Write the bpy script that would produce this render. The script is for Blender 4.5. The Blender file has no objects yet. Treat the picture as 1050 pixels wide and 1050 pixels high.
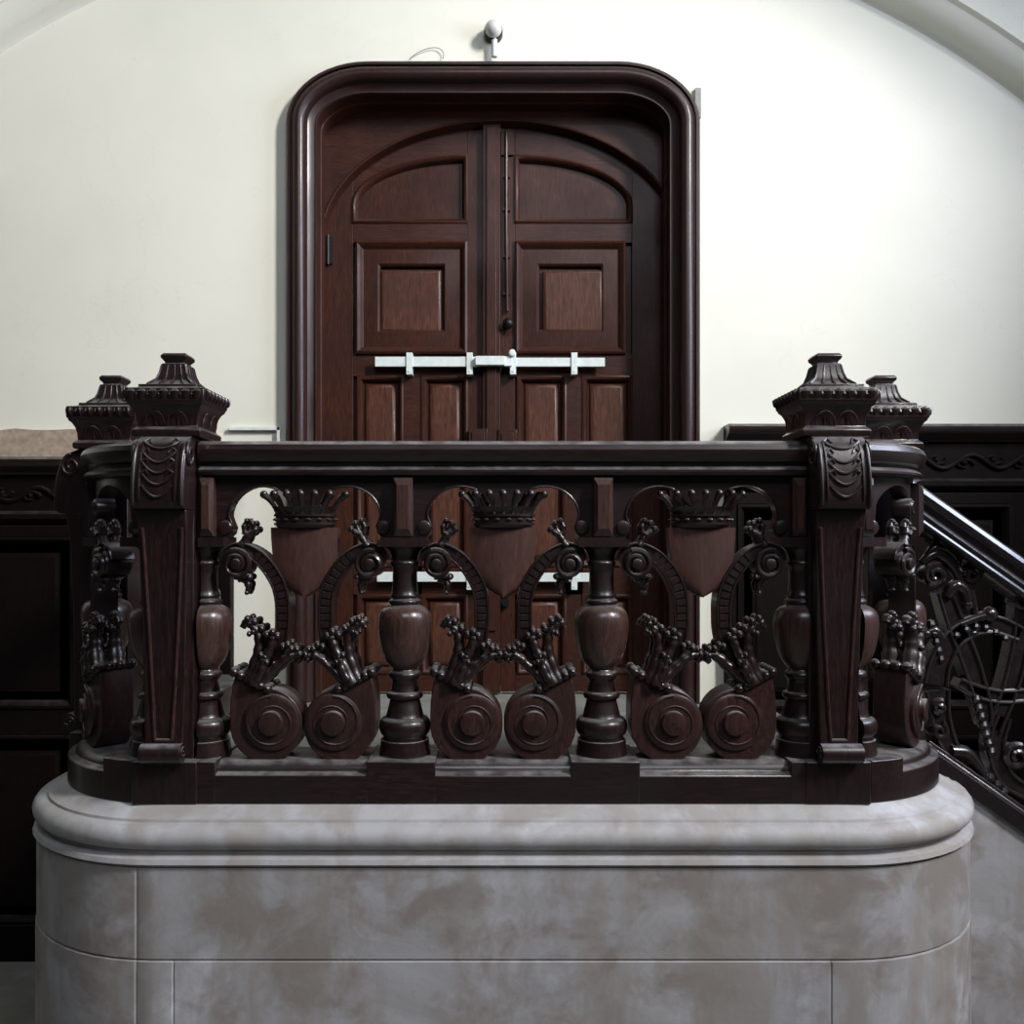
import bpy, bmesh, math, random
from mathutils import Vector, Matrix
random.seed(7)
PI = math.pi
SC = bpy.context.scene
COL = SC.collection

# ------------------------------------------------------------------ measures
F, D, ZC = 930.0, 2.493, 0.737          # focal length in px, camera distance, eye height over landing
S = D / F                               # metres per px in the plane of the balusters
def PX(px, Y=0.0): return (px - 516.0) * (D + Y) / F
def PZ(py, Y=0.0): return ZC + (550.0 - py) * (D + Y) / F
def zz(py): return ZC + (550.0 - py) * S
R0, CXA, CYA = 0.32, 0.886, 0.32        # rounded corners of the landing (plan)
WALL_Y, LEAF_Y = 1.55, 1.74
GROUND = -1.13

# ------------------------------------------------------------------ materials
def nodes(name):
    m = bpy.data.materials.new(name); m.use_nodes = True
    nt = m.node_tree; b = nt.nodes['Principled BSDF']
    return m, nt, b
def N(nt, t, **kw):
    n = nt.nodes.new(t)
    for k, v in kw.items():
        if k in n.inputs.keys(): n.inputs[k].default_value = v
        else: setattr(n, k, v)
    return n
def ramp(nt, fac, stops):
    r = nt.nodes.new('ShaderNodeValToRGB')
    e = r.color_ramp.elements
    while len(e) < len(stops): e.new(0.5)
    for i, (p, c) in enumerate(stops):
        e[i].position = p; e[i].color = (c[0], c[1], c[2], 1) if not isinstance(c, float) else (c, c, c, 1)
    nt.links.new(fac, r.inputs[0]); return r
def mixc(nt, fac, a, b):
    m = nt.nodes.new('ShaderNodeMix'); m.data_type = 'RGBA'
    for s, v in ((0, fac), (6, a), (7, b)):
        if hasattr(v, 'is_linked'): nt.links.new(v, m.inputs[s])
        elif isinstance(v, (int, float)): m.inputs[s].default_value = v
        else: m.inputs[s].default_value = (v[0], v[1], v[2], 1)
    return m.outputs[2]
def noise(nt, vec, scale, detail=5, rough=.55, dist=0.0):
    n = nt.nodes.new('ShaderNodeTexNoise')
    n.inputs['Scale'].default_value = scale; n.inputs['Detail'].default_value = detail
    n.inputs['Roughness'].default_value = rough; n.inputs['Distortion'].default_value = dist
    nt.links.new(vec, n.inputs['Vector']); return n.outputs['Fac']
def mapping(nt, scale):
    tc = nt.nodes.new('ShaderNodeTexCoord'); mp = nt.nodes.new('ShaderNodeMapping')
    mp.inputs['Scale'].default_value = scale
    nt.links.new(tc.outputs['Object'], mp.inputs['Vector']); return mp.outputs[0]
def bump(nt, b, h, strength, dist=.01):
    n = nt.nodes.new('ShaderNodeBump'); n.inputs['Strength'].default_value = strength
    n.inputs['Distance'].default_value = dist
    nt.links.new(h, n.inputs['Height']); nt.links.new(n.outputs[0], b.inputs['Normal'])

def wood(name, dark, mid, light, grain, rough=.36, dust=.0, coat=.15, spec=.32):
    m, nt, b = nodes(name)
    v = mapping(nt, grain)
    g = noise(nt, v, 9, 7, .62, 1.2)
    blot = noise(nt, mapping(nt, (1, 1, 1)), 4.0, 3)
    c = ramp(nt, g, [(.32, dark), (.52, mid), (.72, light)]).outputs[0]
    c2 = mixc(nt, ramp(nt, blot, [(.38, 0.0), (.68, .55)]).outputs[0], c, dark)
    if dust:
        ge = nt.nodes.new('ShaderNodeNewGeometry'); sx = nt.nodes.new('ShaderNodeSeparateXYZ')
        nt.links.new(ge.outputs['Normal'], sx.inputs[0])
        up = ramp(nt, sx.outputs['Z'], [(.55, 0.0), (.95, dust)]).outputs[0]
        dn = ramp(nt, noise(nt, mapping(nt, (1, 1, 1)), 22, 4), [(.35, .25), (.65, 1.0)]).outputs[0]
        mu = nt.nodes.new('ShaderNodeMath'); mu.operation = 'MULTIPLY'
        nt.links.new(up, mu.inputs[0]); nt.links.new(dn, mu.inputs[1])
        c2 = mixc(nt, mu.outputs[0], c2, (.26, .25, .25))
    nt.links.new(c2, b.inputs['Base Color'])
    rr = ramp(nt, blot, [(.3, rough - .06), (.7, rough + .14)])
    nt.links.new(rr.outputs[0], b.inputs['Roughness'])
    b.inputs['Coat Weight'].default_value = coat; b.inputs['Coat Roughness'].default_value = .16
    b.inputs['Specular IOR Level'].default_value = spec
    bump(nt, b, g, .10, .004)
    return m

GV, GH = (14, 14, 1.6), (1.6, 14, 14)
DK = ((.0065, .0032, .0032), (.0165, .0076, .0072), (.031, .0150, .0130))
W_V = wood('oak_dark_upright', *DK, GV, .31, .72, .2, .42)
W_H = wood('oak_dark_along', *DK, GH, .30, .65, .25, .45)
W_SCROLL = wood('oak_brown', (.015, .0066, .0058), (.034, .0155, .0132), (.053, .0255, .0210), (10, 10, 3), .36, .72)
W_URN = wood('oak_worn', (.024, .0115, .0095), (.052, .026, .020), (.088, .047, .035), GV, .30, .35, .25, .4)
W_SHIELD = wood('oak_red', (.036, .0165, .0130), (.062, .0275, .0210), (.086, .041, .030), (10, 10, 2), .42, .3, .1)
DR = ((.017, .0052, .0030), (.043, .0126, .0064), (.067, .0215, .0105))
W_DOOR = wood('door_mahogany', *DR, GV, .46, .10, .05, .20)
W_DOORH = wood('door_mahogany_along', *DR, GH, .46, .10, .05, .20)
W_FIELD = wood('door_worn_field', (.034, .0110, .0060), (.076, .0265, .0140), (.125, .048, .025), (11, 11, 1.3), .50, .0, .05, .25)
W_FRAME = wood('surround_mahogany', (.014, .0056, .0050), (.026, .0100, .0082), (.043, .0170, .013), GV, .36, .25, .15, .35)
W_DADO = wood('panelling_oak', (.0028, .0016, .0014), (.0055, .0030, .0026), (.010, .0055, .0046), GV, .55, .12, .0, .10)
W_STAIR = wood('stair_oak', (.008, .0058, .0062), (.016, .0115, .012), (.027, .019, .019), (4, 14, 4), .20, .2, .4, .5)

def plaster():
    m, nt, b = nodes('cream_plaster')
    v = mapping(nt, (1, 1, 1))
    n1 = noise(nt, v, 1.1, 5); n2 = noise(nt, v, 7, 6, .6)
    c = ramp(nt, n1, [(.3, (.66, .655, .55)), (.6, (.73, .72, .62)), (.8, (.70, .69, .585))]).outputs[0]
    st = ramp(nt, n2, [(.66, 0.0), (.82, .16)]).outputs[0]
    c = mixc(nt, st, c, (.45, .44, .38))
    # hairline cracks
    vo = nt.nodes.new('ShaderNodeTexVoronoi'); vo.feature = 'DISTANCE_TO_EDGE'; vo.inputs['Scale'].default_value = .9
    d = nt.nodes.new('ShaderNodeVectorMath'); d.operation = 'ADD'
    nn = nt.nodes.new('ShaderNodeTexNoise'); nn.inputs['Scale'].default_value = 3; nn.inputs['Detail'].default_value = 6
    nt.links.new(v, nn.inputs['Vector']); nt.links.new(v, d.inputs[0]); nt.links.new(nn.outputs['Color'], d.inputs[1])
    nt.links.new(d.outputs[0], vo.inputs['Vector'])
    cr = ramp(nt, vo.outputs['Distance'], [(.0, .10), (.0035, 0.0)]).outputs[0]
    c = mixc(nt, cr, c, (.30, .29, .25))
    nt.links.new(c, b.inputs['Base Color']); b.inputs['Roughness'].default_value = .75
    bump(nt, b, n2, .10, .004)
    return m
PLASTER = plaster()

def stone(name, a, b_, c_, stain, moss):
    m, nt, b = nodes(name)
    v = mapping(nt, (1, 1, 1))
    n1 = noise(nt, v, 2.6, 6, .6, .6); n2 = noise(nt, v, 5.2, 7, .62, .4); n3 = noise(nt, v, 60, 4)
    vs = mapping(nt, (3.2, 3.2, .55)); n4 = noise(nt, vs, 2.3, 6, .6)
    c = ramp(nt, n1, [(.34, a), (.50, b_), (.66, c_)]).outputs[0]
    c = mixc(nt, ramp(nt, n2, [(.46, 0.0), (.60, .80)]).outputs[0], c, stain)
    c = mixc(nt, ramp(nt, n4, [(.47, 0.0), (.60, .65)]).outputs[0], c, moss)
    c = mixc(nt, ramp(nt, n3, [(.60, 0.0), (.78, .30)]).outputs[0], c, (.20, .18, .16))
    nt.links.new(c, b.inputs['Base Color']); b.inputs['Roughness'].default_value = .72
    mx = nt.nodes.new('ShaderNodeMath'); mx.operation = 'ADD'
    nt.links.new(n2, mx.inputs[0]); nt.links.new(n3, mx.inputs[1])
    bump(nt, b, mx.outputs[0], .10, .005)
    return m
STONE = stone('pale_limestone', (.37, .375, .405), (.30, .29, .29), (.46, .465, .495), (.20, .168, .146), (.24, .215, .19))
STONE_TOP = stone('dressed_limestone', (.39, .39, .415), (.355, .35, .355), (.45, .45, .47), (.26, .232, .21), (.30, .285, .26))
FLOORM = stone('grey_flagstone', (.24, .24, .23), (.20, .20, .18), (.27, .27, .25), (.16, .16, .13), (.19, .19, .15))

def plain(name, col, rough, metal=0.0, var=.15):
    m, nt, b = nodes(name)
    n = noise(nt, mapping(nt, (1, 1, 1)), 35, 4)
    d = tuple(x * (1 - var) for x in col)
    c = ramp(nt, n, [(.35, d), (.65, col)]).outputs[0]
    nt.links.new(c, b.inputs['Base Color'])
    b.inputs['Roughness'].default_value = rough; b.inputs['Metallic'].default_value = metal
    return m
WHITE_METAL = plain('white_painted_steel', (.66, .72, .68), .38, 0.0, .12)
BLACK_METAL = plain('blackened_iron', (.016, .014, .014), .45, .6)
BARE = plain('bare_masonry', (.40, .31, .23), .9, 0, .35)
GLASS_FROST = plain('frosted_globe', (.58, .58, .54), .30, 0, .1)
WIRE = plain('grey_wire', (.10, .10, .09), .6)

# ------------------------------------------------------------------ mesh builder
class MB:
    def __init__(s, warp=None): s.v = []; s.f = []; s.warp = warp
    def add(s, vs, fs):
        o = len(s.v); s.v += [tuple(p) for p in vs]; s.f += [tuple(i + o for i in f) for f in fs]
    def box(s, x0, x1, y0, y1, z0, z1):
        s.add([(x0,y0,z0),(x1,y0,z0),(x1,y1,z0),(x0,y1,z0),(x0,y0,z1),(x1,y0,z1),(x1,y1,z1),(x0,y1,z1)],
              [(0,3,2,1),(4,5,6,7),(0,1,5,4),(1,2,6,5),(2,3,7,6),(3,0,4,7)])
    def lathe(s, prof, cx, cy, n=36, a0=0.0, a1=2*PI):
        """prof: (radius, z) from bottom to top"""
        full = abs(a1 - a0 - 2*PI) < 1e-6
        m = n if full else n + 1
        vs = []
        for r, z in prof:
            for k in range(m):
                a = a0 + (a1 - a0) * k / n
                vs.append((cx + r*math.cos(a), cy + r*math.sin(a), z))
        fs = []
        for j in range(len(prof) - 1):
            for k in range(n):
                k2 = (k + 1) % m
                fs.append((j*m + k, j*m + k2, (j+1)*m + k2, (j+1)*m + k))
        if full:
            fs.append(tuple(reversed(range(m)))); fs.append(tuple((len(prof)-1)*m + k for k in range(m)))
        else:
            fs.append(tuple(reversed(range(m)))); fs.append(tuple((len(prof)-1)*m + k for k in range(m)))
            left = [j*m for j in range(len(prof))]; right = [j*m + m - 1 for j in range(len(prof))]
            fs.append(tuple(left + right[::-1]))
        s.add(vs, fs)
    def square(s, prof, cx, cy):
        """square-plan turning: prof (half width, z) bottom to top"""
        vs = []
        for h, z in prof: vs += [(cx-h,cy-h,z),(cx+h,cy-h,z),(cx+h,cy+h,z),(cx-h,cy+h,z)]
        fs = [(3,2,1,0)]
        for j in range(len(prof)-1):
            for k in range(4):
                k2 = (k+1) % 4
                fs.append((j*4+k, j*4+k2, (j+1)*4+k2, (j+1)*4+k))
        L = (len(prof)-1)*4
        fs.append((L, L+1, L+2, L+3)); s.add(vs, fs)
    def prism(s, poly, y0, y1):
        """polygon in XZ extruded along Y"""
        n = len(poly)
        vs = [(x, y0, z) for x, z in poly] + [(x, y1, z) for x, z in poly]
        fs = [tuple(range(n)), tuple(reversed(range(n, 2*n)))]
        for k in range(n): fs.append((k, k+n, (k+1) % n + n, (k+1) % n))
        s.add(vs, fs)
    def prismx(s, poly, x0, x1, slope=0.0):
        """polygon in YZ extruded along X, optionally falling by slope"""
        n = len(poly); dz = -slope*(x1-x0)
        vs = [(x0, y, z) for y, z in poly] + [(x1, y, z+dz) for y, z in poly]
        fs = [tuple(range(n)), tuple(reversed(range(n, 2*n)))]
        for k in range(n): fs.append((k, k+n, (k+1) % n + n, (k+1) % n))
        s.add(vs, fs)
    def ball(s, c, r, n=10, sc=(1,1,1)):
        vs = []; fs = []; m = n; h = max(4, n//2)
        for j in range(1, h):
            t = PI*j/h
            for k in range(m):
                a = 2*PI*k/m
                vs.append((c[0]+r*sc[0]*math.sin(t)*math.cos(a), c[1]+r*sc[1]*math.sin(t)*math.sin(a), c[2]+r*sc[2]*math.cos(t)))
        for j in range(h-2):
            for k in range(m):
                k2 = (k+1) % m; fs.append((j*m+k, (j+1)*m+k, (j+1)*m+k2, j*m+k2))
        t = len(vs); vs += [(c[0],c[1],c[2]+r*sc[2]), (c[0],c[1],c[2]-r*sc[2])]
        for k in range(m):
            k2 = (k+1) % m; fs.append((t, k, k2)); b = (h-2)*m; fs.append((t+1, b+k2, b+k))
        s.add(vs, fs)
    def tube(s, pts, rad, n=8, flat=1.0):
        """round tube through 3-D points; rad number or list"""
        pts = [Vector(p) for p in pts]; m = len(pts)
        rad = rad if isinstance(rad, (list, tuple)) else [rad]*m
        vs = []; fs = []; up = None
        for i, p in enumerate(pts):
            t = (pts[min(i+1, m-1)] - pts[max(i-1, 0)]).normalized()
            if up is None:
                up = Vector((0,1,0)) if abs(t.y) < .8 else Vector((1,0,0))
            b = (up - t*up.dot(t)).normalized(); up = b; a = t.cross(b)
            for k in range(n):
                q = 2*PI*k/n
                vs.append(p + a*(rad[i]*math.cos(q)) + b*(rad[i]*flat*math.sin(q)))
        for i in range(m-1):
            for k in range(n):
                k2 = (k+1) % n; fs.append((i*n+k, i*n+k2, (i+1)*n+k2, (i+1)*n+k))
        fs.append(tuple(reversed(range(n)))); fs.append(tuple((m-1)*n+k for k in range(n)))
        s.add(vs, fs)
    def ribbon(s, pts, hw, y0, y1, close=True):
        """band lying in XZ along (x,z) points, half width hw, thick from y0 to y1"""
        m = len(pts); hw = hw if isinstance(hw, (list, tuple)) else [hw]*m
        vs = []
        for i in range(m):
            a, b = pts[max(i-1,0)], pts[min(i+1,m-1)]
            dx, dz = b[0]-a[0], b[1]-a[1]; l = math.hypot(dx, dz) or 1
            nx, nz = -dz/l, dx/l
            for sg in (1, -1):
                for y in (y0, y1): vs.append((pts[i][0]+sg*nx*hw[i], y, pts[i][1]+sg*nz*hw[i]))
        fs = [(0,1,3,2), tuple((m-1)*4+k for k in (2,3,1,0))]
        for i in range(m-1):
            a, b = i*4, i*4+4
            for p, q in ((0,1),(1,3),(3,2),(2,0)): fs.append((a+p, b+p, b+q, a+q))
        s.add(vs, fs)
    def disc(s, cx, cz, r, y0, y1, n=40, dome=0.0):
        """round boss, axis along Y, front at y0 (smaller y)"""
        pr = [(r, y1), (r, y0+dome), (r*.93, y0+dome*.25), (r*.80, y0), (0.001, y0)]
        vs = []; fs = []
        for rr, y in pr:
            for k in range(n):
                a = 2*PI*k/n; vs.append((cx+rr*math.cos(a), y, cz+rr*math.sin(a)))
        for j in range(len(pr)-1):
            for k in range(n):
                k2 = (k+1) % n; fs.append((j*n+k, (j+1)*n+k, (j+1)*n+k2, j*n+k2))
        fs.append(tuple(range(n))); s.add(vs, fs)
    def sweep(s, path, prof, closed_prof=True, frame=None):
        """plan path (x,y) with outward normal to its right-hand side; profile (outward, z)"""
        m = len(path); n = len(prof); vs = []
        for i, (p, nr) in enumerate(path):
            for o, z in prof: vs.append((p[0]+nr[0]*o, p[1]+nr[1]*o, z))
        fs = []
        for i in range(m-1):
            for k in range(n if closed_prof else n-1):
                k2 = (k+1) % n; fs.append((i*n+k, (i+1)*n+k, (i+1)*n+k2, i*n+k2))
        if closed_prof:
            fs.append(tuple(range(n))); fs.append(tuple(reversed([(m-1)*n+k for k in range(n)])))
        s.add(vs, fs)
    def wallsweep(s, pts, prof, closed=False):
        """moulding on a wall: XZ polyline, profile (inward offset, y). Inward = left of travel"""
        m = len(pts); n = len(prof); vs = []
        for i in range(m):
            if closed: a, b = pts[i-1], pts[(i+1) % m]
            else: a, b = pts[max(i-1,0)], pts[min(i+1,m-1)]
            p = pts[i]
            d1 = Vector((p[0]-a[0], p[1]-a[1])); d2 = Vector((b[0]-p[0], b[1]-p[1]))
            if d1.length < 1e-9: d1 = d2
            if d2.length < 1e-9: d2 = d1
            d1.normalize(); d2.normalize()
            n1 = Vector((-d1.y, d1.x)); n2 = Vector((-d2.y, d2.x))
            nn = (n1+n2).normalized(); k = 1/max(.4, nn.dot(n1))
            for o, y in prof: vs.append((p[0]+nn.x*o*k, y, p[1]+nn.y*o*k))
        fs = []
        for i in range(m if closed else m-1):
            i2 = (i+1) % m
            for k in range(n-1): fs.append((i*n+k, i*n+k+1, i2*n+k+1, i2*n+k))
        s.add(vs, fs)
    def build(s, name, mat, parent=None, bevel=0, angle=38, mats=None):
        me = bpy.data.meshes.new(name)
        vs = [s.warp(*p) for p in s.v] if s.warp else s.v
        me.from_pydata(vs, [], s.f); me.validate()
        bm = bmesh.new(); bm.from_mesh(me)
        bmesh.ops.recalc_face_normals(bm, faces=bm.faces)
        bm.to_mesh(me); bm.free()
        for p in me.polygons: p.use_smooth = True
        me.set_sharp_from_angle(angle=math.radians(angle))
        me.materials.append(mat)
        o = bpy.data.objects.new(name, me); COL.objects.link(o)
        if parent: o.parent = parent
        if bevel:
            b = o.modifiers.new('edge', 'BEVEL'); b.width = bevel; b.segments = 2
            b.limit_method = 'ANGLE'; b.angle_limit = math.radians(40)
        return o

def tag(o, label, cat=None, group=None, kind=None):
    o['label'] = label
    if cat: o['category'] = cat
    if group: o['group'] = group
    if kind: o['kind'] = kind
    return o
def empty(name, label, cat, loc=(0,0,0), group=None, kind=None):
    o = bpy.data.objects.new(name, None); o.empty_display_size = .05
    COL.objects.link(o); o.location = loc
    return tag(o, label, cat, group, kind)
def spline(pts, n=6):
    """Catmull-Rom through points of any dimension"""
    P = [Vector(p) for p in pts]; out = []
    for i in range(len(P)-1):
        a, b, c, d = P[max(i-1,0)], P[i], P[i+1], P[min(i+2,len(P)-1)]
        for k in range(n):
            t = k/n
            out.append(.5*((2*b)+(c-a)*t+(2*a-5*b+4*c-d)*t*t+(3*b-a-3*c+d)*t**3))
    out.append(P[-1]); return [tuple(p) for p in out]
def lerp_list(a, m):
    out = []
    for i in range(m):
        t = i/(m-1)*(len(a)-1); k = min(int(t), len(a)-2); out.append(a[k]+(a[k+1]-a[k])*(t-k))
    return out

# ------------------------------------------------------------------ plan paths
def U_path(yl=WALL_Y-.07, yr=.45, seams=(), seamdepth=.0035, arcseam=None):
    """left flank, left corner, front, right corner, right flank; list of ((x,y),(nx,ny))"""
    p = [((-CXA-R0, yl), (-1, 0))]
    for k in range(15):
        a = PI + (PI/2)*k/14
        p.append(((-CXA+R0*math.cos(a), CYA+R0*math.sin(a)), (math.cos(a), math.sin(a))))
        if arcseam and k == 13:
            for da, dd in ((-.012, 0), (0, seamdepth), (.012, 0)):
                a2 = arcseam+da; p.append(((-CXA+(R0-dd)*math.cos(a2), CYA+(R0-dd)*math.sin(a2)), (math.cos(a2), math.sin(a2))))
    for sx in seams:
        for dx, dd in ((-.004, 0), (0, -seamdepth), (.004, 0)):
            p.append(((sx+dx, -dd), (0, -1)))
    for k in range(15):
        a = 1.5*PI + (PI/2)*k/14
        p.append(((CXA+R0*math.cos(a), CYA+R0*math.sin(a)), (math.cos(a), math.sin(a))))
    p.append(((CXA+R0, yr), (1, 0)))
    return p
def arc_path(side, u0, u1, n=14):
    p = []
    for k in range(n+1):
        t = (u0+(u1-u0)*k/n)/R0
        p.append(((side*(CXA+R0*math.sin(t)), CYA-R0*math.cos(t)), (side*math.sin(t), -math.cos(t))))
    return p if side > 0 else p[::-1]
def warp_arc(side):
    def w(x, y, z):
        t = x/R0; r = R0 - y
        return (side*(CXA+r*math.sin(t)), CYA-r*math.cos(t), z)
    return w
LP = [((-CXA, 0), (0,-1)), ((CXA, 0), (0,-1))]

# ================================================================== SETTING
gb = MB(); gb.box(-7, 7, -6, WALL_Y+.6, GROUND-.1, GROUND)
fl = gb.build('floor', FLOORM); tag(fl, 'grey-green stone floor at the foot of the landing', kind='structure')

# back wall with the door opening
DX0, DX1 = -.905, .815
DTOP = PZ(84, WALL_Y)
wb = MB()
wb.box(-7, DX0, WALL_Y, WALL_Y+.5, GROUND, 5.2)
wb.box(DX1, 7, WALL_Y, WALL_Y+.5, GROUND, 5.2)
wb.box(DX0, DX1, WALL_Y, WALL_Y+.5, DTOP, 5.2)
wb.box(DX0, DX1, WALL_Y+.02, WALL_Y+.5, GROUND, -.061)
for sx, xc in ((1, DX0), (-1, DX1)):
    pts = [(xc-sx*.01, DTOP+.01), (xc-sx*.01, DTOP-.25)]
    for k in range(9):
        a = PI-(PI/2)*k/8; pts.append((xc+sx*(.005+.26+.26*math.cos(a)), DTOP-.25+.25*math.sin(a)))
    pts.append((xc+sx*.265, DTOP+.01))
    wb.prism(pts, WALL_Y+.0006, WALL_Y+.06)
w = wb.build('wall_back', PLASTER); tag(w, 'cream plaster back wall around the arched double door', kind='structure')

# arch rib over the wall
ab = MB()
acx, acz, AR = PX(490, WALL_Y), PZ(821, WALL_Y), 909*(D+WALL_Y)/F
prof = [(0, 0), (.012, -.015), (.020, -.06), (.045, -.105), (.085, -.13), (.095, -.15), (.30, -.17), (.31, -.19), (.325, -.21), (.345, -.215), (.36, -.235), (.42, -.26), (.62, -.30), (.64, -.36), (.80, -.42), (.90, -1.3), (1.0, -1.3), (1.0, 0)]  # deep outermost ring is out of view, extended forward to shade the wall
n = 90
vs = []; fs = []
for i in range(n+1):
    a = math.radians(18) + math.radians(144)*i/n
    for r, y in prof: vs.append((acx+(AR+r)*math.cos(a), WALL_Y+y, acz+(AR+r)*math.sin(a)))
m_ = len(prof)
for i in range(n):
    for k in range(m_-1): fs.append((i*m_+k, i*m_+k+1, (i+1)*m_+k+1, (i+1)*m_+k))
ab.add(vs, fs)
wr = MB(); wr.box(3.6, 3.9, -1.12, WALL_Y+.5, GROUND, 5.2)  # unseen wall, added to keep daylight off the far right of the back wall
wo = wr.build('wall_light_blocker', PLASTER); tag(wo, 'unseen plaster side wall added to block daylight beyond the stair', kind='structure')
ar = ab.build('trim_1', PLASTER, angle=30); tag(ar, 'moulded plaster arch rib curving over the back wall', kind='structure')

# landing floor
lb = MB()
pl = U_path(yl=WALL_Y-.001, yr=WALL_Y-.001)
inner = [(p[0]-nr[0]*.06, p[1]-nr[1]*.06) for p, nr in pl]
nI = len(inner)
lb.add([(x, y, 0.0) for x, y in inner]+[(x, y, -.06) for x, y in inner],
       [tuple(range(nI)), tuple(reversed(range(nI, 2*nI)))] + [(k, k+nI, (k+1) % nI+nI, (k+1) % nI) for k in range(nI)])
lb.box(DX0, DX1, WALL_Y, LEAF_Y+.25, -.06, 0.0)
lf = lb.build('floor', FLOORM); tag(lf, 'grey stone landing floor behind the balustrade', kind='structure')

# ================================================================== DOOR
def dX(px): return PX(px, LEAF_Y)
def dZ(py): return PZ(py, LEAF_Y)
# surround
trim = empty('trim_2', 'polished dark mahogany door surround with rounded top corners', None, (0, WALL_Y, 0), kind='structure')
def surround_path(off=0.0):
    fy = WALL_Y-.05
    xl, xr, zt = PX(293, fy)+off, PX(718, fy)-off, PZ(62, fy)-off
    rx, rz = PX(600, fy)-PX(516, fy)-off*.6, (62*(D+fy)/F)-off*.6
    pts = [(xl, 0.0), (xl, zt*.4), (xl, zt-rz)]
    for k in range(1, 13):
        a = PI-(PI/2)*k/12; pts.append((xl+rx+rx*math.cos(a), zt-rz+rz*math.sin(a)))
    for k in range(0, 12):
        a = PI/2-(PI/2)*k/12; pts.append((xr-rx+rx*math.cos(a), zt-rz+rz*math.sin(a)))
    pts += [(xr, zt-rz), (xr, zt*.4), (xr, 0.0)]
    return pts
fb = MB()
y = WALL_Y
pr = [(-.002, 0), (0, -.045), (.008, -.055), (.018, -.055), (.020, -.040), (.026, -.040)]
for k in range(9):
    a = PI*k/8; pr.append((.056-.030*math.cos(a), -.042-.030*math.sin(a)))
pr += [(.088, -.036), (.090, -.026), (.104, -.017), (.119, -.013), (.120, -.018), (.123, -.022), (.127, -.022), (.130, -.018), (.131, -.010)]
# travel left-bottom -> top -> right-bottom: inward is to the right, so negate offsets
fb.wallsweep(surround_path(), [(-o, y+d) for o, d in pr])
fbo = fb.build('architrave', W_FRAME, trim, angle=30); fbo.location = (0, -WALL_Y, 0)
rb = MB()
rb.wallsweep(surround_path(), [(-.131, y-.011), (-.131, y+.06), (-.136, y+.065), (-.136, LEAF_Y-.05)])
rbo = rb.build('reveal', W_DOORH, trim); rbo.location = (0, -WALL_Y, 0)
# spandrel board with arched opening
sb = MB()
ex, ez, erx, erz = dX(513), dZ(248), 181*(D+LEAF_Y)/F, 120*(D+LEAF_Y)/F
xl, xr, zt = -.91, .82, dZ(68)
arc = []
for k in range(41):
    a = PI-PI*k/40; arc.append((ex+erx*math.cos(a), ez+erz*math.sin(a)))
poly = [(xl, 0), (xl, zt), (xr, zt), (xr, 0), (arc[-1][0], 0)] + arc[::-1] + [(arc[0][0], 0)]
sb.prism(poly, LEAF_Y-.05, LEAF_Y+.04)
sbo = sb.build('spandrel_board', W_DOORH, trim); sbo.location = (0, -WALL_Y, 0)
am = MB()
am.wallsweep(arc, [(.006, LEAF_Y-.05), (.005, LEAF_Y-.055), (0, -.057+LEAF_Y), (-.005, LEAF_Y-.055), (-.008, LEAF_Y-.045), (-.012, LEAF_Y)])
amo = am.build('arch_moulding', W_DOORH, trim); amo.location = (0, -WALL_Y, 0)

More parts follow.
